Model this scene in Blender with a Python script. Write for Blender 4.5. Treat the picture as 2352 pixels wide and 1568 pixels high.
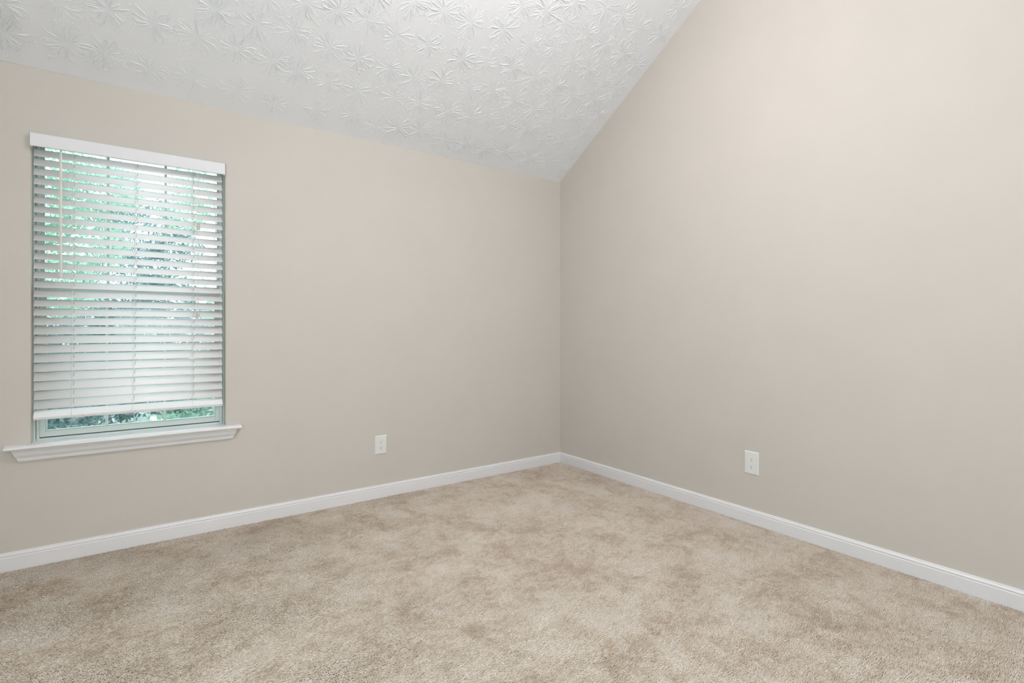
import bpy, math, random
import numpy as np
from mathutils import Vector

for o in list(bpy.data.objects):
    bpy.data.objects.remove(o, do_unlink=True)
sc = bpy.context.scene
COL = sc.collection
random.seed(7)
RNG = np.random.default_rng(7)

# ------------------------------------------------------------------ camera
CAM = Vector((-2.9393, -3.4178, 1.1609))
YAW = math.radians(35.352)
cam = bpy.data.cameras.new('camera')
cam.sensor_width = 36.0
cam.lens = 36.0 * 1180.96 / 2352.0
cam.shift_x = 0.0
cam.shift_y = (754.18 - 784.0) / 2352.0
cam.clip_start = 0.05
cam.clip_end = 200
camo = bpy.data.objects.new('camera', cam)
COL.objects.link(camo)
camo.location = CAM
camo.rotation_euler = (math.radians(90), 0, -YAW)
sc.camera = camo

# ------------------------------------------------------------------ colour management
sc.view_settings.view_transform = 'Standard'
sc.view_settings.look = 'None'
sc.view_settings.exposure = 0.15
sc.view_settings.gamma = 1.0
sc.view_settings.use_curve_mapping = False

# ------------------------------------------------------------------ world, sun, added fill panels
world = bpy.data.worlds.new('sky')
sc.world = world
world.use_nodes = True
wn = world.node_tree
wn.nodes['Background'].inputs[0].default_value = (0.86, 0.94, 1.0, 1)
wn.nodes['Background'].inputs[1].default_value = 4.6

sun = bpy.data.lights.new('sun', 'SUN')
sun.energy = 7.5
sun.angle = math.radians(1.5)
sun.color = (1.0, 0.97, 0.90)
suno = bpy.data.objects.new('sun', sun)
COL.objects.link(suno)
suno.rotation_euler = (math.radians(42), 0, math.radians(18))

ROOM_X0, ROOM_Y0 = -4.4, -5.1     # the two walls behind the camera
EAVE, SLOPE = 2.44, 0.615
RIDGE_Y = ROOM_Y0 / 2

def area(name, loc, size, energy, color, rot):
    l = bpy.data.lights.new(name, 'AREA')
    l.shape = 'RECTANGLE'
    l.size, l.size_y = size
    l.energy = energy
    l.color = color
    o = bpy.data.objects.new(name, l)
    COL.objects.link(o)
    o.location = loc
    o.rotation_euler = rot
    return o
# added fill panels outside the two made-up windows behind the camera
area('fill_side', (ROOM_X0 - 0.25, -3.0, 1.55), (1.3, 1.5), 12, (0.94, 0.96, 1.06), (0, math.radians(-90), 0))
area('fill_rear', (-2.5, ROOM_Y0 - 0.25, 1.55), (1.7, 1.5), 24, (0.94, 0.96, 1.06), (math.radians(90), 0, 0))

# ------------------------------------------------------------------ materials
def mat(name, color, rough=0.6, spec=0.5, **kw):
    m = bpy.data.materials.new(name)
    m.use_nodes = True
    b = m.node_tree.nodes['Principled BSDF']
    b.inputs['Base Color'].default_value = (*color, 1)
    b.inputs['Roughness'].default_value = rough
    b.inputs['Specular IOR Level'].default_value = spec
    for k, v in kw.items():
        b.inputs[k].default_value = v
    return m

def add_bump(m, scale, strength, dist=0.001, detail=3.0):
    nt = m.node_tree
    tc = nt.nodes.new('ShaderNodeTexCoord')
    n = nt.nodes.new('ShaderNodeTexNoise')
    n.inputs['Scale'].default_value = scale
    n.inputs['Detail'].default_value = detail
    bp = nt.nodes.new('ShaderNodeBump')
    bp.inputs['Strength'].default_value = strength
    bp.inputs['Distance'].default_value = dist
    nt.links.new(tc.outputs['Object'], n.inputs['Vector'])
    nt.links.new(n.outputs['Fac'], bp.inputs['Height'])
    nt.links.new(bp.outputs['Normal'], nt.nodes['Principled BSDF'].inputs['Normal'])

def mix_noise(m, c1, c2, scale, lo=0.35, hi=0.65, detail=4.0, rough=0.6, vec_scale=(1, 1, 1)):
    nt = m.node_tree
    tc = nt.nodes.new('ShaderNodeTexCoord')
    mp = nt.nodes.new('ShaderNodeMapping')
    mp.inputs['Scale'].default_value = vec_scale
    n = nt.nodes.new('ShaderNodeTexNoise')
    n.inputs['Scale'].default_value = scale
    n.inputs['Detail'].default_value = detail
    n.inputs['Roughness'].default_value = rough
    r = nt.nodes.new('ShaderNodeValToRGB')
    r.color_ramp.elements[0].position = lo
    r.color_ramp.elements[0].color = (*c1, 1)
    r.color_ramp.elements[1].position = hi
    r.color_ramp.elements[1].color = (*c2, 1)
    nt.links.new(tc.outputs['Object'], mp.inputs['Vector'])
    nt.links.new(mp.outputs['Vector'], n.inputs['Vector'])
    nt.links.new(n.outputs['Fac'], r.inputs['Fac'])
    nt.links.new(r.outputs['Color'], nt.nodes['Principled BSDF'].inputs['Base Color'])
    return r

M_wall = mat('wall_paint', (0.645, 0.59, 0.53), 0.62, 0.35)
mix_noise(M_wall, (0.638, 0.588, 0.530), (0.652, 0.600, 0.541), 3.0)
add_bump(M_wall, 260, 0.06, 0.0006)
M_ceil = mat('ceiling_plaster', (0.86, 0.86, 0.875), 0.75, 0.3)
add_bump(M_ceil, 420, 0.10, 0.0006)
M_trim = mat('trim_paint', (0.84, 0.82, 0.82), 0.32, 0.5)
M_vinyl = mat('window_vinyl', (0.66, 0.71, 0.68), 0.38, 0.5)
M_slat = mat('blind_white', (0.95, 0.94, 0.935), 0.42, 0.45)
M_wand = mat('wand_plastic', (0.78, 0.74, 0.70), 0.35, 0.5)
M_cord = mat('cord_white', (0.80, 0.79, 0.76), 0.8, 0.2)
M_tassel = mat('tassel_wood', (0.66, 0.58, 0.48), 0.5, 0.4)
M_plate = mat('outlet_plastic', (0.82, 0.81, 0.78), 0.25, 0.5)
M_dark = mat('dark_slot', (0.05, 0.045, 0.04), 0.7, 0.2)
M_slotgrey = mat('slot_grey', (0.33, 0.32, 0.30), 0.6, 0.3)
M_gasket = mat('dark_gasket', (0.06, 0.07, 0.075), 0.6, 0.3)
M_metal = mat('brushed_metal', (0.5, 0.5, 0.5), 0.35, 0.5, Metallic=1.0)
M_backing = mat('carpet_backing', (0.70, 0.60, 0.50), 0.95, 0.05)

def glass_mat():
    m = bpy.data.materials.new('window_glass')
    m.use_nodes = True
    nt = m.node_tree
    nt.nodes.clear()
    out = nt.nodes.new('ShaderNodeOutputMaterial')
    tr = nt.nodes.new('ShaderNodeBsdfTransparent')
    tr.inputs[0].default_value = (0.86, 0.95, 0.94, 1)
    gl = nt.nodes.new('ShaderNodeBsdfGlossy')
    gl.inputs['Roughness'].default_value = 0.02
    fr = nt.nodes.new('ShaderNodeFresnel')
    fr.inputs['IOR'].default_value = 1.45
    mx = nt.nodes.new('ShaderNodeMixShader')
    nt.links.new(fr.outputs[0], mx.inputs[0])
    nt.links.new(tr.outputs[0], mx.inputs[1])
    nt.links.new(gl.outputs[0], mx.inputs[2])
    nt.links.new(mx.outputs[0], out.inputs[0])
    return m
M_glass = glass_mat()

def carpet_mat():
    m = mat('carpet_yarn', (0.55, 0.45, 0.36), 0.9, 0.1)
    nt = m.node_tree
    b = nt.nodes['Principled BSDF']
    b.inputs['Sheen Weight'].default_value = 0.15
    tc = nt.nodes.new('ShaderNodeTexCoord')
    def noise(scale, detail, rough, dist=0.0, loc=(0, 0, 0)):
        mp = nt.nodes.new('ShaderNodeMapping')
        mp.inputs['Location'].default_value = loc
        n = nt.nodes.new('ShaderNodeTexNoise')
        n.inputs['Scale'].default_value = scale
        n.inputs['Detail'].default_value = detail
        n.inputs['Roughness'].default_value = rough
        n.inputs['Distortion'].default_value = dist
        nt.links.new(tc.outputs['Object'], mp.inputs['Vector'])
        nt.links.new(mp.outputs['Vector'], n.inputs['Vector'])
        return n.outputs['Fac']
    def mth(op, a, b_):
        x = nt.nodes.new('ShaderNodeMath'); x.operation = op
        for i, v in enumerate((a, b_)):
            if isinstance(v, (int, float)): x.inputs[i].default_value = v
            else: nt.links.new(v, x.inputs[i])
        return x.outputs[0]
    at = nt.nodes.new('ShaderNodeAttribute'); at.attribute_name = 'tint'
    v = mth('MULTIPLY', noise(3.4, 6.0, 0.66, 0.5), 0.58)
    v = mth('ADD', v, mth('MULTIPLY', noise(13, 5.0, 0.68, 0.8, (3, 1, 0)), 0.42))
    v = mth('ADD', v, mth('MULTIPLY', mth('SUBTRACT', at.outputs['Fac'], 0.5), 0.17))
    r = nt.nodes.new('ShaderNodeValToRGB')
    e = r.color_ramp.elements
    e[0].position = 0.375; e[0].color = (0.575, 0.455, 0.345, 1)
    e[1].position = 0.61; e[1].color = (0.84, 0.75, 0.655, 1)
    k = e.new(0.50); k.color = (0.755, 0.645, 0.53, 1)
    nt.links.new(v, r.inputs['Fac'])
    nt.links.new(r.outputs['Color'], b.inputs['Base Color'])
    return m
M_carpet = carpet_mat()

# ------------------------------------------------------------------ mesh helpers
class MB:
    def __init__(self): self.v = []; self.f = []
    def add(self, vs, fs):
        n = len(self.v)
        self.v += [tuple(p) for p in vs]
        self.f += [tuple(i + n for i in f) for f in fs]
    def box(self, x0, x1, y0, y1, z0, z1):
        vs = [(x, y, z) for z in (z0, z1) for y in (y0, y1) for x in (x0, x1)]
        self.add(vs, [(0, 2, 3, 1), (4, 5, 7, 6), (0, 1, 5, 4), (2, 6, 7, 3), (0, 4, 6, 2), (1, 3, 7, 5)])
    def sweep(self, prof, a, b, fn):
        """prism of a closed 2-D profile between parameters a and b; fn(p, t) -> xyz"""
        n = len(prof)
        vs = [fn(p, a) for p in prof] + [fn(p, b) for p in prof]
        fs = [(i, (i + 1) % n, n + (i + 1) % n, n + i) for i in range(n)]
        fs += [tuple(range(n))[::-1], tuple(range(n, 2 * n))]
        self.add(vs, fs)
    def tube(self, pts, r, k=6, cap=True):
        pts = [Vector(p) for p in pts]
        rr = r if isinstance(r, (list, tuple)) else [r] * len(pts)
        ref = None; n0 = len(self.v); N = len(pts)
        for i, p in enumerate(pts):
            t = (pts[min(i + 1, N - 1)] - pts[max(i - 1, 0)]).normalized()
            if ref is None:
                ref = t.cross(Vector((0, 0, 1)))
                if ref.length < 0.1: ref = t.cross(Vector((1, 0, 0)))
            u = (ref - t * ref.dot(t)).normalized(); ref = u
            w = t.cross(u)
            for j in range(k):
                a = 2 * math.pi * j / k
                self.v.append(tuple(p + (u * math.cos(a) + w * math.sin(a)) * rr[i]))
        for i in range(N - 1):
            for j in range(k):
                self.f.append((n0 + i * k + j, n0 + i * k + (j + 1) % k, n0 + (i + 1) * k + (j + 1) % k, n0 + (i + 1) * k + j))
        if cap:
            self.f.append(tuple(n0 + j for j in range(k))[::-1])
            self.f.append(tuple(n0 + (N - 1) * k + j for j in range(k)))
    def build(self, name, m, parent=None, smooth=False, bevel=0.0, kind=None, origin=None, seg=2):
        me = bpy.data.meshes.new(name)
        vs = self.v
        if origin is not None:
            vs = [(x - origin[0], y - origin[1], z - origin[2]) for x, y, z in vs]
        me.from_pydata(vs, [], self.f)
        me.materials.append(m)
        me.validate()
        import bmesh
        bm = bmesh.new(); bm.from_mesh(me)
        bmesh.ops.recalc_face_normals(bm, faces=bm.faces)
        bm.to_mesh(me); bm.free()
        o = bpy.data.objects.new(name, me)
        COL.objects.link(o)
        if parent: o.parent = parent
        if origin is not None and not parent: o.location = origin
        if smooth:
            me.polygons.foreach_set('use_smooth', [True] * len(me.polygons))
        if bevel:
            b = o.modifiers.new('bevel', 'BEVEL'); b.width = bevel; b.segments = seg
            b.limit_method = 'ANGLE'; b.angle_limit = math.radians(35)
            b.harden_normals = False
        if kind: o['kind'] = kind
        return o

def fast_mesh(name, V, F, m, smooth=True, parent=None):
    """V (n,3); F list of (array (k, c))"""
    me = bpy.data.meshes.new(name)
    me.vertices.add(len(V)); me.vertices.foreach_set('co', np.ascontiguousarray(V, dtype=np.float32).ravel())
    loops = np.concatenate([f.ravel() for f in F]).astype(np.int32)
    sizes = np.concatenate([np.full(len(f), f.shape[1], dtype=np.int32) for f in F])
    starts = np.concatenate([[0], np.cumsum(sizes)[:-1]]).astype(np.int32)
    me.loops.add(len(loops)); me.loops.foreach_set('vertex_index', loops)
    me.polygons.add(len(sizes)); me.polygons.foreach_set('loop_start', starts)
    me.update(calc_edges=True)
    me.polygons.foreach_set('use_smooth', np.full(len(sizes), smooth))
    me.materials.append(m)
    o = bpy.data.objects.new(name, me); COL.objects.link(o)
    if parent: o.parent = parent
    return o

def empty(name, loc):
    o = bpy.data.objects.new(name, None); o.empty_display_size = 0.1
    COL.objects.link(o); o.location = loc
    return o
def tag(o, label=None, cat=None, group=None, kind=None):
    if label: o['label'] = label
    if cat: o['category'] = cat
    if group: o['group'] = group
    if kind: o['kind'] = kind
    return o

# ------------------------------------------------------------------ room shell
WT = 0.16
OX0, OX1, OZ0, OZ1 = -3.4055, -2.5665, 0.590, 2.118    # window opening

def wall_with_hole(name, fn, u0, u1, top_fn, hole, thick, z0=-0.03):
    """fn(u, z, d): d = 0 room face, d = thick outside"""
    b = MB(); a0, a1, c0, c1 = hole; r = 0.004
    us = [u0, a0, a1, u1]
    def q(p): b.add([fn(*x) for x in p], [(0, 1, 2, 3)])
    for d, e in ((0.0, r), (thick, 0.0)):
        A0, A1, C0, C1 = a0 - e, a1 + e, c0 - e, c1 + e
        t = lambda u: top_fn(u)
        q([(u0, z0, d), (A0, z0, d), (A0, t(A0), d), (u0, t(u0), d)])
        q([(A1, z0, d), (u1, z0, d), (u1, t(u1), d), (A1, t(A1), d)])
        q([(A0, z0, d), (A1, z0, d), (A1, C0, d), (A0, C0, d)])
        q([(A0, C1, d), (A1, C1, d), (A1, t(A1), d), (A0, t(A0), d)])
    ring = [(a0, c0), (a1, c0), (a1, c1), (a0, c1)]
    ringo = [(a0 - r, c0 - r), (a1 + r, c0 - r), (a1 + r, c1 + r), (a0 - r, c1 + r)]
    for i in range(4):
        j = (i + 1) % 4
        q([(*ringo[i], 0), (*ringo[j], 0), (*ring[j], r), (*ring[i], r)])
        q([(*ring[i], r), (*ring[j], r), (*ring[j], thick), (*ring[i], thick)])
    q([(u0, z0, 0), (u0, top_fn(u0), 0), (u0, top_fn(u0), thick), (u0, z0, thick)])
    q([(u1, z0, 0), (u1, top_fn(u1), 0), (u1, top_fn(u1), thick), (u1, z0, thick)])
    return b.build(name, M_wall, kind='structure')

wall_with_hole('wall_left', lambda u, z, d: (u, d, z), ROOM_X0, 0.0, lambda u: EAVE, (OX0, OX1, OZ0, OZ1), WT)
def gable(y): return EAVE + SLOPE * min(-y, y - ROOM_Y0)
# right wall: a gable, plain
b = MB()
prof = [(0.16, -0.03), (0.16, EAVE - 0.1), (0, EAVE), (RIDGE_Y, gable(RIDGE_Y)), (ROOM_Y0, EAVE), (ROOM_Y0 - 0.16, EAVE - 0.1), (ROOM_Y0 - 0.16, -0.03)]
b.sweep(prof, 0.0, 0.16, lambda p, t: (t, p[0], p[1]))
b.build('wall_right', M_wall, kind='structure')
# gable wall behind the camera with an added window opening
b = MB()
hy0, hy1 = -3.65, -2.35
def q(p): b.add(p, [(0, 1, 2, 3)])
for x in (ROOM_X0, ROOM_X0 - 0.16):
    for (ya, yb) in ((ROOM_Y0, hy0), (hy1, 0.0)):
        q([(x, ya, -0.03), (x, yb, -0.03), (x, yb, EAVE), (x, ya, EAVE)])
    q([(x, hy0, -0.03), (x, hy1, -0.03), (x, hy1, 0.8), (x, hy0, 0.8)])
    q([(x, hy0, 2.3), (x, hy1, 2.3), (x, hy1, EAVE), (x, hy0, EAVE)])
    b.add([(x, ROOM_Y0, EAVE), (x, 0, EAVE), (x, RIDGE_Y, gable(RIDGE_Y))], [(0, 1, 2)])
xa, xb = ROOM_X0, ROOM_X0 - 0.16
for (p0, p1) in (((hy0, 0.8), (hy1, 0.8)), ((hy1, 0.8), (hy1, 2.3)), ((hy1, 2.3), (hy0, 2.3)), ((hy0, 2.3), (hy0, 0.8))):
    q([(xa, *p0), (xa, *p1), (xb, *p1), (xb, *p0)])
b.build('wall_back_left', M_wall, kind='structure')
wall_with_hole('wall_back_right', lambda u, z, d: (u, ROOM_Y0 - d, z), ROOM_X0, 0.0, lambda u: EAVE, (-3.35, -1.65, 0.8, 2.3), WT)

def plain_added_window(name, fn, a0, a1, c0, c1):
    b = MB()
    def bx(u0, u1, z0, z1, d0, d1):
        p = [fn(u, z, d) for z in (z0, z1) for d in (d0, d1) for u in (u0, u1)]
        b.add(p, [(0, 2, 3, 1), (4, 5, 7, 6), (0, 1, 5, 4), (2, 6, 7, 3), (0, 4, 6, 2), (1, 3, 7, 5)])
    for z0, z1 in ((c0, c0 + .05), (c1 - .05, c1), ((c0 + c1) / 2 - .025, (c0 + c1) / 2 + .025)):
        bx(a0, a1, z0, z1, .09, .14)
    for u0, u1 in ((a0, a0 + .05), (a1 - .05, a1)):
        bx(u0, u1, c0, c1, .09, .14)
    f = b.build(name, M_vinyl, kind='structure')
    g = MB()
    p = [fn(u, z, .115) for (u, z) in ((a0 + .05, c0 + .05), (a1 - .05, c0 + .05), (a1 - .05, c1 - .05), (a0 + .05, c1 - .05))]
    g.add(p, [(0, 1, 2, 3)])
    g.build('glass', M_glass, f)
plain_added_window('added_window_side', lambda u, z, d: (ROOM_X0 - d, u, z), hy0, hy1, .8, 2.3)  # unseen windows, added as openings for the fill panels
plain_added_window('added_window_rear', lambda u, z, d: (u, ROOM_Y0 - d, z), -3.35, -1.65, .8, 2.3)

# floor slab under the carpet
b = MB(); b.box(ROOM_X0 - 0.16, 0.16, ROOM_Y0 - 0.16, 0.16, -0.12, -0.0052)
fl = b.build('floor', M_backing, kind='structure')

# ------------------------------------------------------------------ ceiling with stomped plaster
nrm = Vector((0, -SLOPE, -1)).normalized()        # into the room, slope over the window wall
ns = math.sqrt(1 + SLOPE * SLOPE)
def ceil_pts(X, S, H):
    """X along the ridge, S distance up the slope, H height off the surface (numpy)"""
    Y = -S / ns; Z = EAVE + SLOPE * S / ns
    return np.stack([X + nrm.x * H, Y + nrm.y * H, Z + nrm.z * H], axis=-1)

stomps = [(-3.48,-0.13),(-3.27,-0.32),(-3.09,-0.35),(-2.91,-0.35),(-3.26,-0.15),(-3.11,-0.15),(-2.93,-0.13),(-3.47,-0.26),(-2.73,-0.34),(-2.66,-0.49),(-2.55,-0.34),(-2.48,-0.48),(-2.37,-0.33),(-2.3,-0.5),(-2.24,-0.31),(-2.11,-0.48),(-2.11,-0.66),(-1.95,-0.67),(-1.94,-0.47),(-2.06,-0.3),(-1.89,-0.29),(-1.75,-0.46),(-1.77,-0.64),(-1.58,-0.65),(-1.58,-0.46),(-1.66,-0.31),(-1.48,-0.32),(-2.09,-0.12),(-1.87,-0.14),(-1.7,-0.11),(-1.55,-0.13),(-1.4,-0.15),(-2.53,-0.12),(-2.74,-0.13),(-2.32,-0.1),(-2.27,-0.65),(-1.75,-0.82),(-1.57,-0.83),(-1.4,-0.83),(-1.19,-0.86),(-1.15,-1.0),(-0.99,-1.02),(-0.82,-1.0),(-1.35,-0.64),(-1.19,-0.67),(-1.0,-0.69),(-0.97,-0.84),(-0.8,-0.87),(-0.64,-1.0),(-0.62,-1.16),(-0.47,-1.16),(-0.3,-1.14),(-0.11,-1.16),(-0.46,-0.99),(-0.28,-0.98),(-0.61,-0.84),(-0.45,-0.83),(-0.12,-0.96),(-0.81,-0.68),(-0.62,-0.67),(-0.28,-0.8),(-0.44,-0.65),(-0.13,-0.78),(-0.25,-0.67),(-1.41,-0.49),(-1.21,-0.49),(-1.04,-0.52),(-0.86,-0.51),(-0.66,-0.49),(-0.48,-0.49),(-0.31,-0.53),(-0.12,-0.59),(-1.28,-0.32),(-1.1,-0.32),(-0.96,-0.34),(-0.79,-0.34),(-0.62,-0.35),(-0.44,-0.32),(-0.27,-0.34),(-0.11,-0.44),(-1.19,-0.12),(-1.03,-0.13),(-0.86,-0.13),(-0.68,-0.15),(-0.45,-0.14),(-0.26,-0.16),(-0.08,-0.26),(-0.09,-0.11),(-0.12,-1.32),(-0.84,-1.11)]
S_ALL = [(x, -y * ns) for x, y in stomps]
for iy in range(0, 15):
    for ix in range(0, 26):
        x = -0.09 - ix * 0.17 + random.uniform(-.025, .025)
        s = 0.15 + iy * 0.19 + random.uniform(-.025, .025)
        if x < ROOM_X0 + .08 or s > abs(RIDGE_Y) * ns - .1: continue
        if all((x - a) ** 2 + (s - c) ** 2 > .145 ** 2 for a, c in S_ALL): S_ALL.append((x, s))

def ridge_mesh():
    Vs, Fs = [], []; base = 0
    prof = np.array([[-1, -.15], [-.62, .55], [0, 1], [.62, .55], [1, -.15]])
    R = random.Random(11)
    def ridge(px, ps, w, h, taper=True):
        nonlocal base
        n = len(px)
        px = np.array(px); ps = np.array(ps)
        tx = np.gradient(px); ts = np.gradient(ps); L = np.hypot(tx, ts) + 1e-9
        nx, nsn = -ts / L, tx / L
        t = np.linspace(0, 1, n)
        k = np.clip(np.minimum(t, 1 - t) * 5, 0.10, 1) if taper else np.ones(n)
        k = k * (1 + 0.25 * np.array([R.uniform(-1, 1) for _ in range(n)]))
        W = (w * k)[:, None] * prof[:, 0][None, :]
        H = (h * k)[:, None] * prof[:, 1][None, :]
        X = px[:, None] + nx[:, None] * W; S = ps[:, None] + nsn[:, None] * W
        ok = (X.max() < -0.006) and (X.min() > ROOM_X0 + .006) and (S.min() > 0.012)
        if not ok: return
        Vs.append(ceil_pts(X.ravel(), S.ravel(), H.ravel()))
        i = np.arange(n - 1)[:, None] * 5 + np.arange(4)[None, :]
        f = np.stack([i, i + 1, i + 6, i + 5], axis=-1).reshape(-1, 4) + base
        Fs.append(f); base += n * 5
    for (cx, cs) in S_ALL:
        near = cs < 1.6
        rad = R.uniform(.088, .108)
        n = R.randint(19, 26)
        rot = R.uniform(0, 6.28)
        strength = R.uniform(.75, 1.15)
        ends = []
        for j in range(n):
            a = rot + 2 * math.pi * j / n + R.uniform(-.10, .10)
            if R.random() < .08: continue
            r0 = R.uniform(.010, .028); r1 = rad * R.uniform(.68, 1.08)
            m = 12; px, ps = [], []
            bend = R.uniform(-.22, .22); wob = 0
            for k in range(m):
                t = k / (m - 1)
                r = r0 + (r1 - r0) * t
                wob += R.uniform(-.050, .050)
                aa = a + bend * t * t + wob * t * 1.3
                px.append(cx + r * math.cos(aa)); ps.append(cs + r * math.sin(aa))
            w = R.uniform(.0012, .0024); h = w * R.uniform(1.7, 2.4) * strength
            ridge(px, ps, w, h)
            ends.append((px[-1], ps[-1], px[-3], ps[-3]))
            u = R.random()
            if u < .35:                     # forked tip
                aa = a + bend + R.choice((-1, 1)) * R.uniform(.5, 1.1)
                L = R.uniform(.010, .024)
                p2 = [px[-2] + L * t * math.cos(aa + .5 * t) for t in (0, .33, .66, 1)]
                s2 = [ps[-2] + L * t * math.sin(aa + .5 * t) for t in (0, .33, .66, 1)]
                ridge(p2, s2, w * .8, h * .8)
        for e0, e1 in zip(ends, ends[1:]):   # petal loops joining neighbouring tips
            if R.random() < .36:
                d = math.hypot(e0[0] - e1[0], e0[1] - e1[1])
                if d < .045:
                    mx, my = (e0[0] + e1[0]) / 2 - cx, (e0[1] + e1[1]) / 2 - cs
                    L = math.hypot(mx, my); bul = R.uniform(.15, .5) * d
                    q_, s_ = [], []
                    for k in range(7):
                        t = k / 6; g = bul * math.sin(math.pi * t)
                        q_.append(e0[0] * (1 - t) + e1[0] * t + mx / L * g + R.uniform(-.0012, .0012))
                        s_.append(e0[1] * (1 - t) + e1[1] * t + my / L * g + R.uniform(-.0012, .0012))
                    ridge(q_, s_, .0016, .0022 * strength, False)
        if near:
            for j in range(R.randint(55, 85)):  # short fine wrinkles at the rim and the heart
                a = R.uniform(0, 6.28); r = rad * (R.uniform(.72, 1.22) if R.random() < .78 else R.uniform(.02, .3))
                x0, s0 = cx + r * math.cos(a), cs + r * math.sin(a)
                aa = a + R.gauss(0, .6) + (math.pi / 2 if R.random() < .3 else 0); L = R.uniform(.006, .020)
                q_, s_ = [], []
                for k in range(5):
                    q_.append(x0 + L * k / 4 * math.cos(aa)); s_.append(s0 + L * k / 4 * math.sin(aa)); aa += R.uniform(-.5, .5)
                ridge(q_, s_, R.uniform(.0007, .0012), R.uniform(.0012, .0021))
    return np.concatenate(Vs), np.concatenate(Fs), base
RV, RF, nb = ridge_mesh()
ns_ = 25; nx_ = 90; smax = abs(RIDGE_Y) * ns
xs = np.linspace(ROOM_X0 - .16, 0.16, nx_); ss = np.linspace(-0.20, smax, 60)
XX, SS = np.meshgrid(xs, ss)
wav = 0.0016 * np.sin(XX * 2.3 + .6) * np.exp(-((SS - .02) / .25) ** 2)    # taped joint over the window wall is not dead straight
GV = ceil_pts(XX.ravel(), SS.ravel(), wav.ravel())
i = (np.arange(59)[:, None] * nx_ + np.arange(nx_ - 1)[None, :]).ravel()
GF = np.stack([i, i + 1, i + 1 + nx_, i + nx_], axis=-1)
# far slope, plain and closed at the top
x0, x1 = ROOM_X0 - .16, .16
e = .2 / ns
FV = np.array([[x0, RIDGE_Y, gable(RIDGE_Y)], [x1, RIDGE_Y, gable(RIDGE_Y)], [x1, ROOM_Y0 - e, EAVE - SLOPE * e], [x0, ROOM_Y0 - e, EAVE - SLOPE * e],
               [x0, RIDGE_Y, gable(RIDGE_Y) + .15], [x1, RIDGE_Y, gable(RIDGE_Y) + .15], [x1, ROOM_Y0 - e, EAVE + .05], [x0, ROOM_Y0 - e, EAVE + .05],
               [x0, e, EAVE + .05], [x1, e, EAVE + .05]])
FF = np.array([[0, 1, 2, 3], [4, 5, 6, 7], [4, 5, 9, 8]]) + nb + len(GV)
V = np.concatenate([RV, GV, FV]); F = [RF, GF + nb, FF]
ceil = fast_mesh('ceiling', V, F, M_ceil)
ceil['kind'] = 'structure'
# ------------------------------------------------------------------ baseboards
BH = 0.0850
bp = [(0, -.02), (.0135, -.02), (.0135, .0615), (.0125, .0635), (.0105, .0645), (.0108, .0665), (.0120, .0695), (.0122, .0725), (.0108, .0765), (.0085, .0790), (.0080, .0805), (.0078, .0835), (.0060, BH), (0, BH)]
b = MB()
b.sweep(bp, ROOM_X0, -0.0, lambda p, t: (t - (p[0] if t > -1 else 0), -p[0], p[1]))
b.build('baseboard_left', M_trim, kind='structure')
b = MB()
b.sweep(bp, ROOM_Y0, 0.0, lambda p, t: (-p[0], t - (p[0] if t > -1 else 0), p[1]))
b.build('baseboard_right', M_trim, kind='structure')

b = MB()
b.sweep(bp, ROOM_Y0, 0.0, lambda p, t: (ROOM_X0 + p[0], t, p[1]))
b.build('baseboard_back_left', M_trim, kind='structure')
b = MB()
b.sweep(bp, ROOM_X0, 0.0, lambda p, t: (t, ROOM_Y0 + p[0], p[1]))
b.build('baseboard_back_right', M_trim, kind='structure')

# ------------------------------------------------------------------ window
win = empty('window_1', (OX0, 0, OZ0)); win['kind'] = 'structure'
def part(b, name, m, parent, smooth=False, bevel=0.0, seg=2):
    """build in world coordinates under a parent Empty / mesh"""
    o = b.build(name, m, None, smooth, bevel, seg=seg)
    o.parent = parent
    W = parent.matrix_world if False else None
    loc = Vector((0, 0, 0)); p = parent
    while p is not None:
        loc += p.location; p = p.parent
    o.location = -loc
    return o
def kids_loc(o): return o
# jamb frame
b = MB()
JX0, JX1, JZ0, JZ1 = OX0, OX1, 0.594, 2.118
b.box(JX0, JX0 + .0085, .070, .150, JZ0, JZ1)
b.box(JX1 - .0085, JX1, .070, .150, JZ0, JZ1)
b.box(JX0 + .0105, JX0 + .022, .074, .150, JZ0, JZ1)
b.box(JX1 - .022, JX1 - .0105, .074, .150, JZ0, JZ1)
b.box(JX0, JX1, .070, .150, JZ1 - .013, JZ1)
b.box(JX0, JX1, .078, .150, JZ0 - .004, JZ0 + .012)
part(b, 'window_frame', M_vinyl, win, bevel=.001)
b = MB()
b.box(JX0 + .0085, JX0 + .0105, .080, .145, JZ0, JZ1 - .013)
b.box(JX1 - .0105, JX1 - .0085, .080, .145, JZ0, JZ1 - .013)
b.box(JX0 + .022, JX1 - .022, .084, .100, JZ0 + .0085, JZ0 + .0165)
part(b, 'weather_seal', M_gasket, win)

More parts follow.
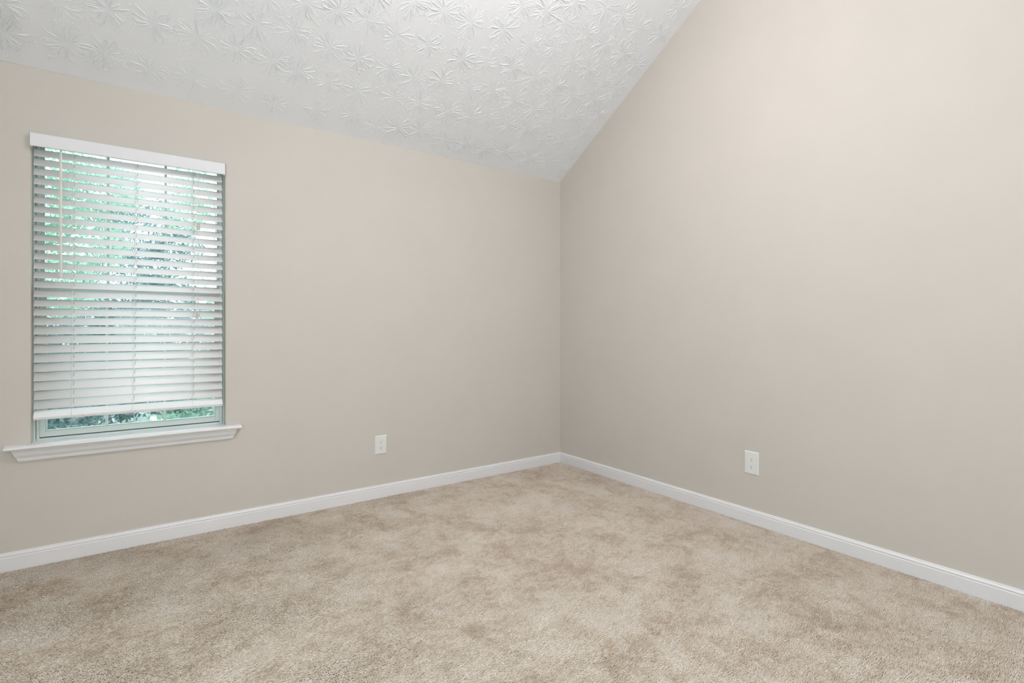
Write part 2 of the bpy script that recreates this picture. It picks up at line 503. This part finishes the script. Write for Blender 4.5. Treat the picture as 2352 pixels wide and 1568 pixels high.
def sash(name, gx0, gx1, gz0, gz1, sx0, sx1, sz0, sz1, y0, y1, mun):
    b = MB()
    b.box(sx0, gx0, y0, y1, sz0, sz1); b.box(gx1, sx1, y0, y1, sz0, sz1)
    b.box(gx0, gx1, y0, y1, sz0, gz0); b.box(gx0, gx1, y0, y1, gz1, sz1)
    # glazing beads
    for (a0, a1, c0, c1) in ((gx0, gx0 + .004, gz0, gz1), (gx1 - .004, gx1, gz0, gz1), (gx0, gx1, gz0, gz0 + .004), (gx0, gx1, gz1 - .004, gz1)):
        b.box(a0, a1, y0 + .004, y1 - .004, c0, c1)
    f = part(b, name, M_vinyl, win, bevel=.0012)
    for mx in mun:
        b = MB(); yc = (y0 + y1) / 2
        b.box(mx - .0065, mx + .0065, yc - .004, yc + .004, gz0, gz1)
        part(b, 'muntin', M_vinyl, f, bevel=.0015)
    b = MB(); yc = (y0 + y1) / 2
    b.box(gx0, gx1, yc - .0008, yc + .0008, gz0, gz1)
    part(b, 'glass', M_glass, f)
    return f
sash('upper_sash', -3.371, -2.5946, 1.385, 2.094, -3.384, -2.588, 1.350, 2.1035, .112, .140, (-3.112, -2.853))
lo = sash('lower_sash', -3.3605, -2.611, .640, 1.332, -3.3835, -2.5885, .6105, 1.388, .084, .109, (-3.1165, -2.859))
for x in (-3.262, -2.722):
    b = MB(); b.box(x - .009, x + .009, .076, .086, 1.322, 1.3315)
    part(b, 'sash_latch', M_gasket, lo, bevel=.001)
# stool
b = MB()
SX0, SX1 = -3.497, -2.4865
top = .5965
sp = [(.078, top + .002), (-.030, top), (-.043, top - .0012), (-.051, top - .006), (-.0545, top - .012), (-.051, top - .0175), (-.044, top - .0205), (-.036, top - .022), (.0, top - .022), (.078, top - .022)]
n = len(sp)
def stool_x(s, y):       # the horns are returned to the wall with the same nosing
    k = max(0.0, -y)
    return SX0 + (.0545 - k) * .35 if s < 0 else SX1 - (.0545 - k) * .35
ys = [-.0545, 0.0]
vs = []
for s in (-1, 1):
    for (y, z) in sp:
        if y > -.001:
            x = OX0 + .001 if s < 0 else OX1 - .001
        else: x = 0
        vs.append((x, y, z))
# room part
prof = [p for p in sp if p[0] < 0.001]
prof = [(0.0, top)] + [p for p in sp if -.0546 <= p[0] < -.001] + [(0.0, top - .022)]
def nose_end(p, t):
    y, z = p
    r = math.sqrt(max(0.0, 1 - ((z - (top - .012)) / .0125) ** 2)) if abs(z - (top - .012)) < .0125 else 0
    return (t + (-1 if t < -3 else 1) * .010 * (r - 1), y, z)
m = len(prof)
cuts = []
for t in (SX0, SX0 + .004, SX1 - .004, SX1):
    ring = []
    for (y, z) in prof:
        if t in (SX0, SX1):
            zz = top - .012 + (z - (top - .012)) * .45
            ring.append((t, y, zz))
        else: ring.append((t + (-.0 if t < -3 else .0), y, z))
    cuts.append(ring)
b.add([p for r in cuts for p in r], [(k * m + i_, k * m + (i_ + 1) % m, (k + 1) * m + (i_ + 1) % m, (k + 1) * m + i_) for k in range(3) for i_ in range(m)] + [tuple(range(m)), tuple(range(3 * m, 4 * m))])
b.box(OX0 + .0005, OX1 - .0005, -.001, .082, top - .022, top)
part(b, 'window_sill', M_trim, win)
# apron: moulded board with raked ends
ap = [(0, top - .022), (-.034, top - .022), (-.034, top - .027), (-.030, top - .031), (-.028, top - .036), (-.0265, top - .043), (-.0245, top - .050), (-.021, top - .056), (-.0170, top - .0605), (-.0150, top - .0650), (-.0142, top - .069), (-.0140, top - .0735), (-.0120, top - .0765), (-.011, top - .0800), (0, top - .0805)]
z_t, z_b = top - .022, top - .0805
def apx(s, z):
    k = (z_t - z) / (z_t - z_b)
    return (-3.4725 + .026 * k) if s < 0 else (-2.5085 - .022 * k)
b = MB()
m = len(ap)
vs = [(apx(-1, z), y, z) for y, z in ap] + [(apx(1, z), y, z) for y, z in ap]
b.add(vs, [(i_, (i_ + 1) % m, m + (i_ + 1) % m, m + i_) for i_ in range(m)] + [tuple(range(m)), tuple(range(m, 2 * m))])
part(b, 'apron', M_trim, win)

# ------------------------------------------------------------------ venetian blind
BX0, BX1 = -3.3965, -2.5815
bl = empty('venetian_blind', (-2.99, 0.03, 0.71))
tag(bl, 'white two inch venetian blind lowered over the left-hand window, stopping just above its sill', 'window blind')
b = MB()
VX0, VX1 = -3.4040, -2.5712
vp = [(-.0300, 2.1125), (-.0285, 2.1150), (-.021, 2.1150), (-.021, 2.0515), (-.0285, 2.0505), (-.0310, 2.0530), (-.0312, 2.1080)]
b.sweep(vp, VX0, VX1, lambda p, t: (t, p[0], p[1]))
b.box(VX0, VX0 + .006, -.0212, -.003, 2.0515, 2.1150); b.box(VX1 - .006, VX1, -.0212, -.003, 2.0515, 2.1150)
M_val = mat('valance_white', (0.83, 0.82, 0.83), 0.42, 0.45)
part(b, 'valance', M_val, bl, bevel=.0008)
b = MB(); b.box(BX0 + .004, BX1 - .004, .004, .056, 2.079, 2.115)
part(b, 'headrail', M_slat, bl, bevel=.001)
# slats
N = 28; SW = .050
z_front = [2.0133 - i_ * (2.0133 - .7604) / 27 for i_ in range(N)]
def tilt(i_):
    ks = [(0, 56), (3, 53), (7, 47), (11, 45), (16, 47), (20, 54), (24, 59), (27, 62)]
    for (a, ta), (c, tc_) in zip(ks, ks[1:]):
        if a <= i_ <= c: return math.radians(ta + (tc_ - ta) * (i_ - a) / (c - a))
def slat_profile(w, th, crown):
    P = []
    for k in range(9):
        u = -1 + 2 * k / 8; P.append((u * w / 2, crown * (1 - u * u) + th / 2 * (1 if abs(u) < .99 else .4)))
    for k in range(9):
        u = 1 - 2 * k / 8; P.append((u * w / 2, crown * (1 - u * u) - th / 2 * (1 if abs(u) < .99 else .4)))
    return P
sprof = slat_profile(SW, .0028, .0005)
slats = []
M_slot = mat('slot_shade', (.46, .43, .40), .8, .1)
slat_geo = []
YC = .0300
for i_ in range(N):
    th = tilt(i_)
    zc = z_front[i_] + math.sin(th) * SW / 2
    slat_geo.append((zc, th))
    if i_ == 0:
        b = MB(); b.sweep(sprof, BX0, BX1, lambda p, t: (t + 2.99, p[0], p[1]))
        o = b.build('slat', M_slat); slat0 = o
        for poly in o.data.polygons: poly.use_smooth = len(poly.vertices) == 4
    else:
        o = slat0.copy(); COL.objects.link(o)
    o.parent = bl
    o.location = (random.uniform(-.0007, .0007), YC - .03, zc - .71)
    o.rotation_euler = (th, 0, 0)       # -y edge (room side) low
    slats.append(o)
# bottom rail
b = MB()
th = math.radians(42)
rw, rt = .050, .019
rp = [(-rw / 2, -rt / 2), (-rw / 2 - .0006, -rt / 2 + .006), (-rw / 2 + .001, rt / 2 - .0045), (-rw / 2 + .0015, rt / 2 - .002), (-rw / 2 + .004, rt / 2), (rw / 2 - .004, rt / 2 + .0006), (rw / 2, rt / 2 - .004), (rw / 2, -rt / 2)]
c_, s_ = math.cos(th), math.sin(th)
rp2 = [(y * c_ - z * s_, y * s_ + z * c_) for y, z in rp]
ymin, zmin = min(p[0] for p in rp2), min(p[1] for p in rp2)
RY, RZ = .0060 - ymin, .7075 - zmin
b.sweep([(y + RY, z + RZ) for y, z in rp2], BX0 - .0008, BX1 + .0008, lambda p, t: (t, p[0], p[1]))
part(b, 'bottom_rail', M_slat, bl, bevel=.0007)
# ladder cords
def wiggle(z, ph): return .0007 * math.sin(z * 23 + ph) + .0004 * math.sin(z * 61 + ph * 2)
for ci, (xt, xb_) in enumerate(((-3.2500, -3.2535), (-2.9880, -3.0030), (-2.7280, -2.7300))):
    b = MB()
    def X(z): return xt + (xb_ - xt) * ((2.05 - z) / 1.32)
    fr, bk = [(X(2.06), .012, 2.06)], [(X(2.06), .052, 2.06)]
    for zc, th in slat_geo:
        dy, dz = math.cos(th) * SW / 2, math.sin(th) * SW / 2
        zf = zc - dz
        fr += [(X(zf) + wiggle(zf, ci), YC - dy - .0016, zf + .006), (X(zf) + wiggle(zf + .02, ci), YC - dy - .0010, zf - .0035), (X(zf), YC - dy + .001, zf - .016)]
        bk += [(X(zc + dz), YC + dy + .0016, zc + dz + .003), (X(zc + dz), YC + dy + .0012, zc + dz - .006)]
        for sgn in ((-1, 1) if ci != 0 else (-1,)):
            yb, zb = YC + dy * .78, zc + dz * .78
            off = .0026
            b.tube([(X(zf), YC - dy - .0012, zf + .001), (X(zf) + sgn * .004, YC - dy * .5, zc - dz * .5 + off + .0012), (X(zf) + sgn * .010, YC + dy * .25, zc + dz * .25 + off + .0012), (X(zf) + sgn * .013, yb, zb + off)], .00042, 4)
    fr.append((xb_, RY + ymin - .0015, .728)); bk.append((xb_, .052, .735))
    b.tube(fr, .00085, 5); b.tube(bk, .00085, 5)
    part(b, 'ladder_cord', M_cord, bl, smooth=True)
    # lift cord through the routed slots, seen as short pieces between slats
    b = MB()
    b.tube([(X(2.06) + .0075, YC + .004, 2.06), (xb_ + .0065, YC + .004, .74)], .0009, 5)
    part(b, 'lift_cord', M_cord, bl, smooth=True)
    # routed slots, one in each slat for this cord
    for si, (zc, th) in enumerate(slat_geo):
        nx0 = X(zc) + .0062 + 2.99
        if si == 0:
            b = MB(); b.box(-.0011, .0011, -.006, .010, .0012, .0029)
            slot0 = b.build('cord_slot', M_slot); so = slot0
        else:
            so = slot0.copy(); COL.objects.link(so)
        so.parent = slats[si]; so.location = (nx0, 0, 0)
# knotted cord ends under the bottom rail
def loop(pts, r=.0011):
    # Catmull-Rom through the points
    P = [Vector(p) for p in pts]; out = []
    for k in range(len(P) - 1):
        p0, p1, p2, p3 = P[max(k - 1, 0)], P[k], P[k + 1], P[min(k + 2, len(P) - 1)]
        for j in range(8):
            t = j / 8
            out.append(.5 * ((2 * p1) + (p2 - p0) * t + (2 * p0 - 5 * p1 + 4 * p2 - p3) * t * t + (3 * p1 - p0 - 3 * p2 + p3) * t ** 3))
    out.append(P[-1])
    b = MB(); b.tube(out, r, 6); return b
yk = .002
b = loop([(-3.256, yk, .730), (-3.249, yk - .003, .716), (-3.245, yk - .004, .704), (-3.238, yk - .003, .699), (-3.231, yk - .003, .705), (-3.236, yk - .006, .713), (-3.243, yk - .006, .708), (-3.236, yk - .008, .7065), (-3.218, yk - .006, .709), (-3.205, yk - .005, .7085), (-3.200, yk - .004, .7145), (-3.208, yk - .002, .719), (-3.225, yk, .720)])
part(b, 'cord_knot', M_cord, bl, smooth=True)
b = loop([(-3.006, yk, .730), (-3.018, yk - .002, .722), (-3.030, yk - .003, .712), (-3.035, yk - .003, .705), (-3.022, yk - .004, .7075), (-3.008, yk - .004, .7040), (-2.996, yk - .003, .7055), (-2.988, yk - .002, .7140), (-2.992, yk, .724)])
part(b, 'cord_knot', M_cord, bl, smooth=True)
# pull cords with wooden tassels
def cord_with_tassel(x0, x, zt, zb):
    b = MB()
    pts = [(x0 + (x - x0) * min(1, t * 1.4) + wiggle(2.05 - (2.05 - zt) * t, x * 9), -.006 - .004 * math.sin(t * 3), 2.052 + (zt - 2.052) * t) for t in [k / 24 for k in range(25)]]
    b.tube(pts, .0009, 5)
    part(b, 'pull_cord', M_cord, bl, smooth=True)
    b = MB()
    yy = pts[-1][1]
    h = zt - zb
    prof = [(0, .0015), (.04, .0045), (.14, .0058), (.30, .0068), (.60, .0082), (.82, .0086), (.95, .0080), (1.0, .0060), (1.0, .0008)]
    b.tube([(x, yy, zt - h * t) for t, r in prof], [r for t, r in prof], 14)
    part(b, 'cord_tassel', M_tassel, bl, smooth=True)
cord_with_tassel(-2.7080, -2.7020, 1.762, 1.7195)
cord_with_tassel(-2.7010, -2.7045, 1.264, 1.2290)
b = MB()      # second string of the pull next to the ladder
b.tube([(-2.7235, -.004, 2.052), (-2.7245, -.003, 1.6), (-2.7250, -.002, 1.10), (-2.7262, .0, .80)], .0008, 5)
# tilt wand
b = MB()
wx, wy = -3.2927, -.012
b.tube([(wx, wy, 2.040), (wx, wy, 2.030), (wx, wy, 1.440), (wx, wy, 1.425), (wx, wy, 1.4105)], [.0042, .0062, .0062, .0066, .0048], 6)
w = part(b, 'tilt_wand', M_wand, bl)
b = loop([(wx, wy, 2.034), (wx, wy, 2.046), (wx + .003, wy + .003, 2.051), (wx + .001, wy + .010, 2.049), (wx - .002, wy + .014, 2.053), (wx, wy + .018, 2.056)], .0011)
part(b, 'hook', M_metal, w, smooth=True)

# ------------------------------------------------------------------ outlets
def outlet(name, W, H, label, loc, rz):
    root = empty(name, loc)
    def P(b_, nm, m_, par, **k):
        o = b_.build(nm, m_, None, **k); o.parent = par; return o
    b = MB()
    d = .0062; e = .0050
    vs = [(-W / 2, 0, -H / 2), (W / 2, 0, -H / 2), (W / 2, 0, H / 2), (-W / 2, 0, H / 2),
          (-W / 2, -.0022, -H / 2), (W / 2, -.0022, -H / 2), (W / 2, -.0022, H / 2), (-W / 2, -.0022, H / 2),
          (-W / 2 + e, -d, -H / 2 + e), (W / 2 - e, -d, -H / 2 + e), (W / 2 - e, -d, H / 2 - e), (-W / 2 + e, -d, H / 2 - e)]
    fs = [(0, 1, 2, 3), (8, 9, 10, 11)]
    for k in (0, 4):
        for i in range(4):
            fs.append((k + i, k + (i + 1) % 4, k + 4 + (i + 1) % 4, k + 4 + i))
    b.add(vs, fs)
    P(b, 'cover_plate', M_plate, root, bevel=.0006)
    for s in (1, -1):
        zc = s * H * .158
        R = .0165
        b = MB(); ring = []
        for k in range(40):
            a = 2 * math.pi * k / 40
            ring.append((max(-.0150, min(.0150, R * math.cos(a))), max(-.0128, min(.0128, R * math.sin(a)))))
        b.sweep(ring, 0, 1, lambda p, t: (p[0] * (1 - .04 * t), -(d - .001) - .0022 * t, zc + p[1] * (1 - .04 * t)))
        r = P(b, 'receptacle', M_plate, root, bevel=.0004)
        yb = -(d + .0012)
        for xx, hh in ((-.0058, .0075), (.0058, .0090)):
            b = MB(); b.box(xx - .0012, xx + .0012, yb - .0002, yb + .0006, zc + .0035 - hh / 2 + .002, zc + .0035 + hh / 2 + .002)
            P(b, 'slot', M_slotgrey, r)
        b = MB(); b.sweep([(.0026 * math.cos(a), .0028 * math.sin(a)) for a in [2 * math.pi * k / 14 for k in range(14)]], yb - .0002, yb + .0006, lambda p, t: (p[0], t, zc - .0068 + p[1]))
        P(b, 'ground_hole', M_dark, r)
    b = MB(); b.sweep([(.0030 * math.cos(a), .0030 * math.sin(a)) for a in [2 * math.pi * k / 16 for k in range(16)]], -d - .0009, -d + .0005, lambda p, t: (p[0], t, p[1]))
    P(b, 'screw', M_plate, root, bevel=.0003)
    root.rotation_euler = (0, 0, rz)
    tag(root, label, 'electrical outlet', 'duplex outlets low on the beige walls')
    return root
outlet('wall_outlet', .0825, .1280, 'white duplex outlet low on the window wall, between the blind and the room corner', (-1.6255, 0, .3600), 0)
outlet('wall_outlet', .0900, .1360, 'white duplex outlet low on the windowless wall to the right of the corner', (0, -1.7450, .3605), math.radians(-90))

# ------------------------------------------------------------------ carpet pile
def carpet():
    F = np.array([math.sin(YAW), math.cos(YAW)])
    out = []
    sp = .0039
    gx = np.arange(ROOM_X0 + .01, -.0165, sp); gy = np.arange(-3.45, -.0165, sp * .9)
    X, Y = np.meshgrid(gx, gy); X = X + (np.arange(len(gy)) % 2)[:, None] * sp / 2
    X = X.ravel() + RNG.uniform(-.0013, .0013, X.size); Y = Y.ravel() + RNG.uniform(-.0013, .0013, Y.size)
    dep = (X - CAM.x) * F[0] + (Y - CAM.y) * F[1]
    lat = (X - CAM.x) * F[1] - (Y - CAM.y) * F[0]
    keep = (dep > 1.35) & (np.abs(lat) < dep * 1.12 + .25) & (X < -.0165) & (Y < -.0165)
    X, Y = X[keep], Y[keep]
    scale = np.ones(len(X))
    gx = np.arange(ROOM_X0 + .012, -.0165, .0076); gy = np.arange(ROOM_Y0 + .012, -.0165, .0070)
    X2, Y2 = np.meshgrid(gx, gy); X2 = X2 + (np.arange(len(gy)) % 2)[:, None] * .0038
    X2 = X2.ravel() + RNG.uniform(-.0022, .0022, X2.size); Y2 = Y2.ravel() + RNG.uniform(-.0022, .0022, Y2.size)
    dep = (X2 - CAM.x) * F[0] + (Y2 - CAM.y) * F[1]
    lat = (X2 - CAM.x) * F[1] - (Y2 - CAM.y) * F[0]
    out2 = ~((dep > 1.35) & (np.abs(lat) < dep * 1.12 + .25) & (Y2 > -3.45)) & (X2 < -.0165) & (Y2 < -.0165)
    X = np.concatenate([X, X2[out2]]); Y = np.concatenate([Y, Y2[out2]]); scale = np.concatenate([scale, np.full(out2.sum(), 1.9)])
    n = len(X)
    # direction the pile lies in: swept in broad arcs, broken up by footmarks
    ccx, ccy = CAM.x + F[0] * 5.2, CAM.y + F[1] * 5.2
    tx, ty = -(Y - ccy), (X - ccx); L = np.hypot(tx, ty); ang = np.arctan2(ty / L, tx / L)
    lump = np.zeros(n)
    for k in range(14):
        a = RNG.uniform(0, 6.28); fq = RNG.uniform(3, 17); ph = RNG.uniform(0, 6.28)
        lump += np.sin(fq * (X * np.cos(a) + Y * np.sin(a)) + ph) / 14 ** .5
    fine = np.zeros(n)
    for k in range(16):
        a = RNG.uniform(0, 6.28); fq = RNG.uniform(90, 330); ph = RNG.uniform(0, 6.28)
        fine += np.sin(fq * (X * np.cos(a) + Y * np.sin(a)) + ph) / 16 ** .5
    ang = ang + .22 * lump + RNG.normal(0, .38, n)
    lean = np.radians(np.clip(66 + 3 * lump + RNG.normal(0, 9, n), 30, 80))
    ln = .0108 * (1 + RNG.normal(0, .12, n)) + .0009 * fine
    r = .00195 * (1 + RNG.normal(0, .15, n)) * scale
    ln = ln * (1 + (scale - 1) * .35)
    dx, dy, dz = np.cos(ang) * np.sin(lean), np.sin(ang) * np.sin(lean), np.cos(lean)
    # side vector and second vector
    sx, sy = -np.sin(ang), np.cos(ang)
    ux, uy, uz = np.cos(ang) * np.cos(lean), np.sin(ang) * np.cos(lean), -np.sin(lean)
    V = np.zeros((n, 10, 3), dtype=np.float32)
    base = np.stack([X, Y, np.full(n, -.0055)], 1)
    rot = RNG.uniform(0, 6.28, n)
    for ri, (t, k) in enumerate(((0, .9), (.55, 1.05), (.92, .72))):
        hh = ln * t
        bend = t ** 1.3
        c = base + np.stack([dx * hh * (.6 + .5 * bend), dy * hh * (.6 + .5 * bend), dz * hh + .0012], 1)
        for j in range(3):
            a = rot + 2 * np.pi * j / 3 + .5 * t
            ca, sa = (np.cos(a) * r * k)[:, None], (np.sin(a) * r * k)[:, None]
            V[:, ri * 3 + j] = c + np.stack([sx, sy, np.zeros(n)], 1) * ca + np.stack([ux, uy, uz], 1) * sa
    V[:, 9] = base + np.stack([dx * ln * 1.1, dy * ln * 1.1, dz * ln + .0012], 1)
    # keep the tips off the baseboards
    V[:, :, 0] = np.clip(V[:, :, 0], ROOM_X0 + .001, -.0137); V[:, :, 1] = np.minimum(V[:, :, 1], -.0137)
    q = []
    for k in (0, 3):
        for j in range(3):
            q.append([k + j, k + (j + 1) % 3, k + 3 + (j + 1) % 3, k + 3 + j])
    t3 = [[6 + j, 6 + (j + 1) % 3, 9] for j in range(3)]
    off = (np.arange(n) * 10)[:, None, None]
    Q = (np.array(q)[None] + off).reshape(-1, 4); T = (np.array(t3)[None] + off).reshape(-1, 3)
    o = fast_mesh('carpet_pile', V.reshape(-1, 3), [Q, T], M_carpet)
    at = o.data.attributes.new('tint', 'FLOAT', 'POINT')
    tint = np.clip(.5 + RNG.normal(0, .22, n) + .10 * fine, 0, 1)
    at.data.foreach_set('value', np.repeat(tint, 10).astype(np.float32))
    tag(o, 'beige cut-pile carpet covering the whole floor, mottled with lighter and darker foot marks', 'carpet', kind='stuff')
    return n
print('tufts', carpet())

# ------------------------------------------------------------------ lamp added above the view in place of bounced flash
lamp = empty('added_lamp', (-1.65, -2.0, gable(-2.0) - .01))
tag(lamp, 'added round lamp out of view under the sloping ceiling, standing in for bounced flash', 'fill light')
b = MB()
b.tube([(0, 0, 0), (0, 0, -.03)], [.07, .06], 24); b.tube([(0, 0, -.03), (0, 0, -.55)], .008, 10)
o = b.build('added_lamp_canopy', M_metal); o.parent = lamp
b = MB()
b.tube([(0, 0, -.55), (0, 0, -.555), (0, 0, -.59), (0, 0, -.65), (0, 0, -.69), (0, 0, -.705)], [.03, .13, .20, .20, .13, .03], 32)
mg = bpy.data.materials.new('added_lamp_glow'); mg.use_nodes = True
bs = mg.node_tree.nodes['Principled BSDF']
bs.inputs['Base Color'].default_value = (.9, .88, .84, 1)
bs.inputs['Emission Color'].default_value = (1, .955, .985, 1)
bs.inputs['Emission Strength'].default_value = 41.0
o = b.build('added_lamp_shade', mg, smooth=True); o.parent = lamp

# ------------------------------------------------------------------ garden outside the window
GZ = -.60
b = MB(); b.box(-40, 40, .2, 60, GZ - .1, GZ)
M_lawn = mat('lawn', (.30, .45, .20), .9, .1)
mix_noise(M_lawn, (.07, .10, .09), (.42, .46, .38), 1.3, .48, .60)  # pale noise patches paint sunlit ground into the colour
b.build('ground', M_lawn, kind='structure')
def leaf_mat(name, c, tr):
    m = bpy.data.materials.new(name); m.use_nodes = True
    nt = m.node_tree; nt.nodes.clear()
    out = nt.nodes.new('ShaderNodeOutputMaterial')
    d = nt.nodes.new('ShaderNodeBsdfDiffuse'); d.inputs[0].default_value = (*c, 1)
    t = nt.nodes.new('ShaderNodeBsdfTranslucent'); t.inputs[0].default_value = (*tr, 1)
    mx = nt.nodes.new('ShaderNodeMixShader'); mx.inputs[0].default_value = .45
    nt.links.new(d.outputs[0], mx.inputs[1]); nt.links.new(t.outputs[0], mx.inputs[2]); nt.links.new(mx.outputs[0], out.inputs[0])
    return m
M_leafA = leaf_mat('leaf_green', (.27, .41, .32), (.34, .52, .37))
M_leafB = leaf_mat('leaf_blue_green', (.20, .26, .28), (.20, .27, .27))
M_leafD = leaf_mat('leaf_dark', (.10, .14, .15), (.09, .14, .14))
M_leafC = leaf_mat('leaf_lime', (.14, .22, .18), (.17, .28, .20))
M_bark = mat('bark', (.33, .36, .38), .9, .1); add_bump(M_bark, 30, .6, .01)
def foliage(blobs, n, size, rng):
    w = np.array([b_[3] ** 2 for b_ in blobs]); w = w / w.sum()
    idx = rng.choice(len(blobs), n, p=w)
    B = np.array([b_[:3] for b_ in blobs])[idx]; Rr = np.array([b_[3] for b_ in blobs])[idx]
    d = rng.normal(size=(n, 3)); d /= np.linalg.norm(d, axis=1)[:, None]
    c = B + d * (Rr * rng.uniform(.35, 1, n) ** .6)[:, None] * np.array([1, 1, .8])
    a = rng.normal(size=(n, 3)); a /= np.linalg.norm(a, axis=1)[:, None]
    u = np.cross(a, rng.normal(size=(n, 3))); u /= np.linalg.norm(u, axis=1)[:, None]
    s = size * rng.uniform(.6, 1.3, n)[:, None]
    fold = np.cross(a, u) * s * .12
    V = np.stack([c - a * s, c + u * s * .42 - fold, c + a * s * .15 + fold * .5, c - u * s * .42 - fold, c + a * s], 1)
    V = V.reshape(-1, 3)
    o_ = (np.arange(n) * 5)[:, None]
    T = np.concatenate([o_ + np.array([[0, 1, 2]]), o_ + np.array([[0, 2, 3]]), o_ + np.array([[1, 4, 2]]), o_ + np.array([[2, 4, 3]])])
    return V, T
def tree(name, label, cat, x, y, trunk_h, trunk_r, blobs, n, size, m, seed, group=None):
    root = empty(name, (x, y, GZ))
    rng = np.random.default_rng(seed)
    V, T = foliage(blobs, n, size, rng)
    o = fast_mesh('foliage', V, [T], m, smooth=False); o.parent = root
    R = random.Random(seed)
    b = MB()
    top_ = trunk_h
    pts = [(.03 * math.sin(k * 1.3 + seed), .02 * math.cos(k), top_ * k / 6) for k in range(7)]
    b.tube(pts, [trunk_r * (1.25 - .5 * k / 6) for k in range(7)], 10)
    for (bx, by, bz, br) in blobs:
        s = pts[R.randint(3, 6)] if bz > top_ * .4 else pts[1]
        e_ = (bx, by, bz)
        mid = tuple((s[k] + e_[k]) / 2 + R.uniform(-.08, .08) for k in range(3))
        b.tube([s, mid, e_], [trunk_r * .4, trunk_r * .25, trunk_r * .08], 6)
    o = b.build('trunk', M_bark, smooth=True); o.parent = root
    tag(root, label, cat, group)
G = 'trees and bushes outside the window'
tree('tree', 'leafy green tree seen through the upper left of the window blind', 'tree', -4.3, 6.0, 3.0, .09,
     [(-.1, 0, 3.3, .8), (.5, .2, 3.0, .7), (-.5, .1, 2.6, .7), (.3, -.2, 2.3, .6), (.0, .2, 4.1, .8), (.8, .1, 3.8, .55)], 10500, .040, M_leafA, 3, G)
tree('tree', 'pale blue-green tree seen through the middle of the window blind', 'tree', -3.0, 8.2, 2.8, .11,
     [(-.3, 0, 2.7, .8), (.3, 0, 2.3, .7), (0, .2, 3.6, .8), (-.7, 0, 1.9, .6), (.5, .2, 3.3, .5), (-.6, .3, 4.2, .7)], 9500, .042, M_leafB, 5, G)
tree('tree', 'sparse tree against the white sky behind the right side of the window blind', 'tree', -1.9, 7.0, 3.4, .08,
     [(-.1, 0, 4.2, .7), (-.5, 0, 3.7, .4), (.2, .1, 2.0, .5), (.6, 0, 3.2, .6)], 3000, .042, M_leafA, 9, G)
tree('bush', 'bluish bush showing under the left end of the blind bottom rail', 'bush', -3.95, 3.4, .5, .05,
     [(-.1, 0, .6, .42), (.25, .2, .75, .40), (-.35, .2, .95, .38), (.1, .3, 1.25, .35)], 4200, .036, M_leafD, 12, G)
tree('bush', 'broad-leaved green bush showing under the right end of the blind bottom rail', 'bush', -2.65, 3.3, .45, .04,
     [(.1, 0, .55, .33), (.3, .1, .80, .30), (-.1, .2, .65, .25)], 520, .042, M_leafC, 15, G)
tree('bush', 'tall grey-green bush behind the middle of the window blind', 'bush', -3.3, 5.0, .9, .09,
     [(0, 0, .9, .5), (.3, .1, 1.3, .45), (-.3, .2, 1.5, .45), (.1, .1, 1.8, .35)], 4600, .036, M_leafD, 18, G)

# a hedge closing the lower half of the view
rng = np.random.default_rng(40)
hedge_blobs = [(-3.2 + i_ * .42 + random.uniform(-.08, .08), random.uniform(-.15, .15), zz + random.uniform(-.1, .1), .42) for i_ in range(16) for zz in (.35, .95, 1.55, 2.05)]
tree('hedge', 'dense grey-green hedge behind the trees, filling the lower half of the window view', 'hedge', -3.2, 9.6, 1.8, .07, hedge_blobs, 26000, .045, M_leafB, 21, G)
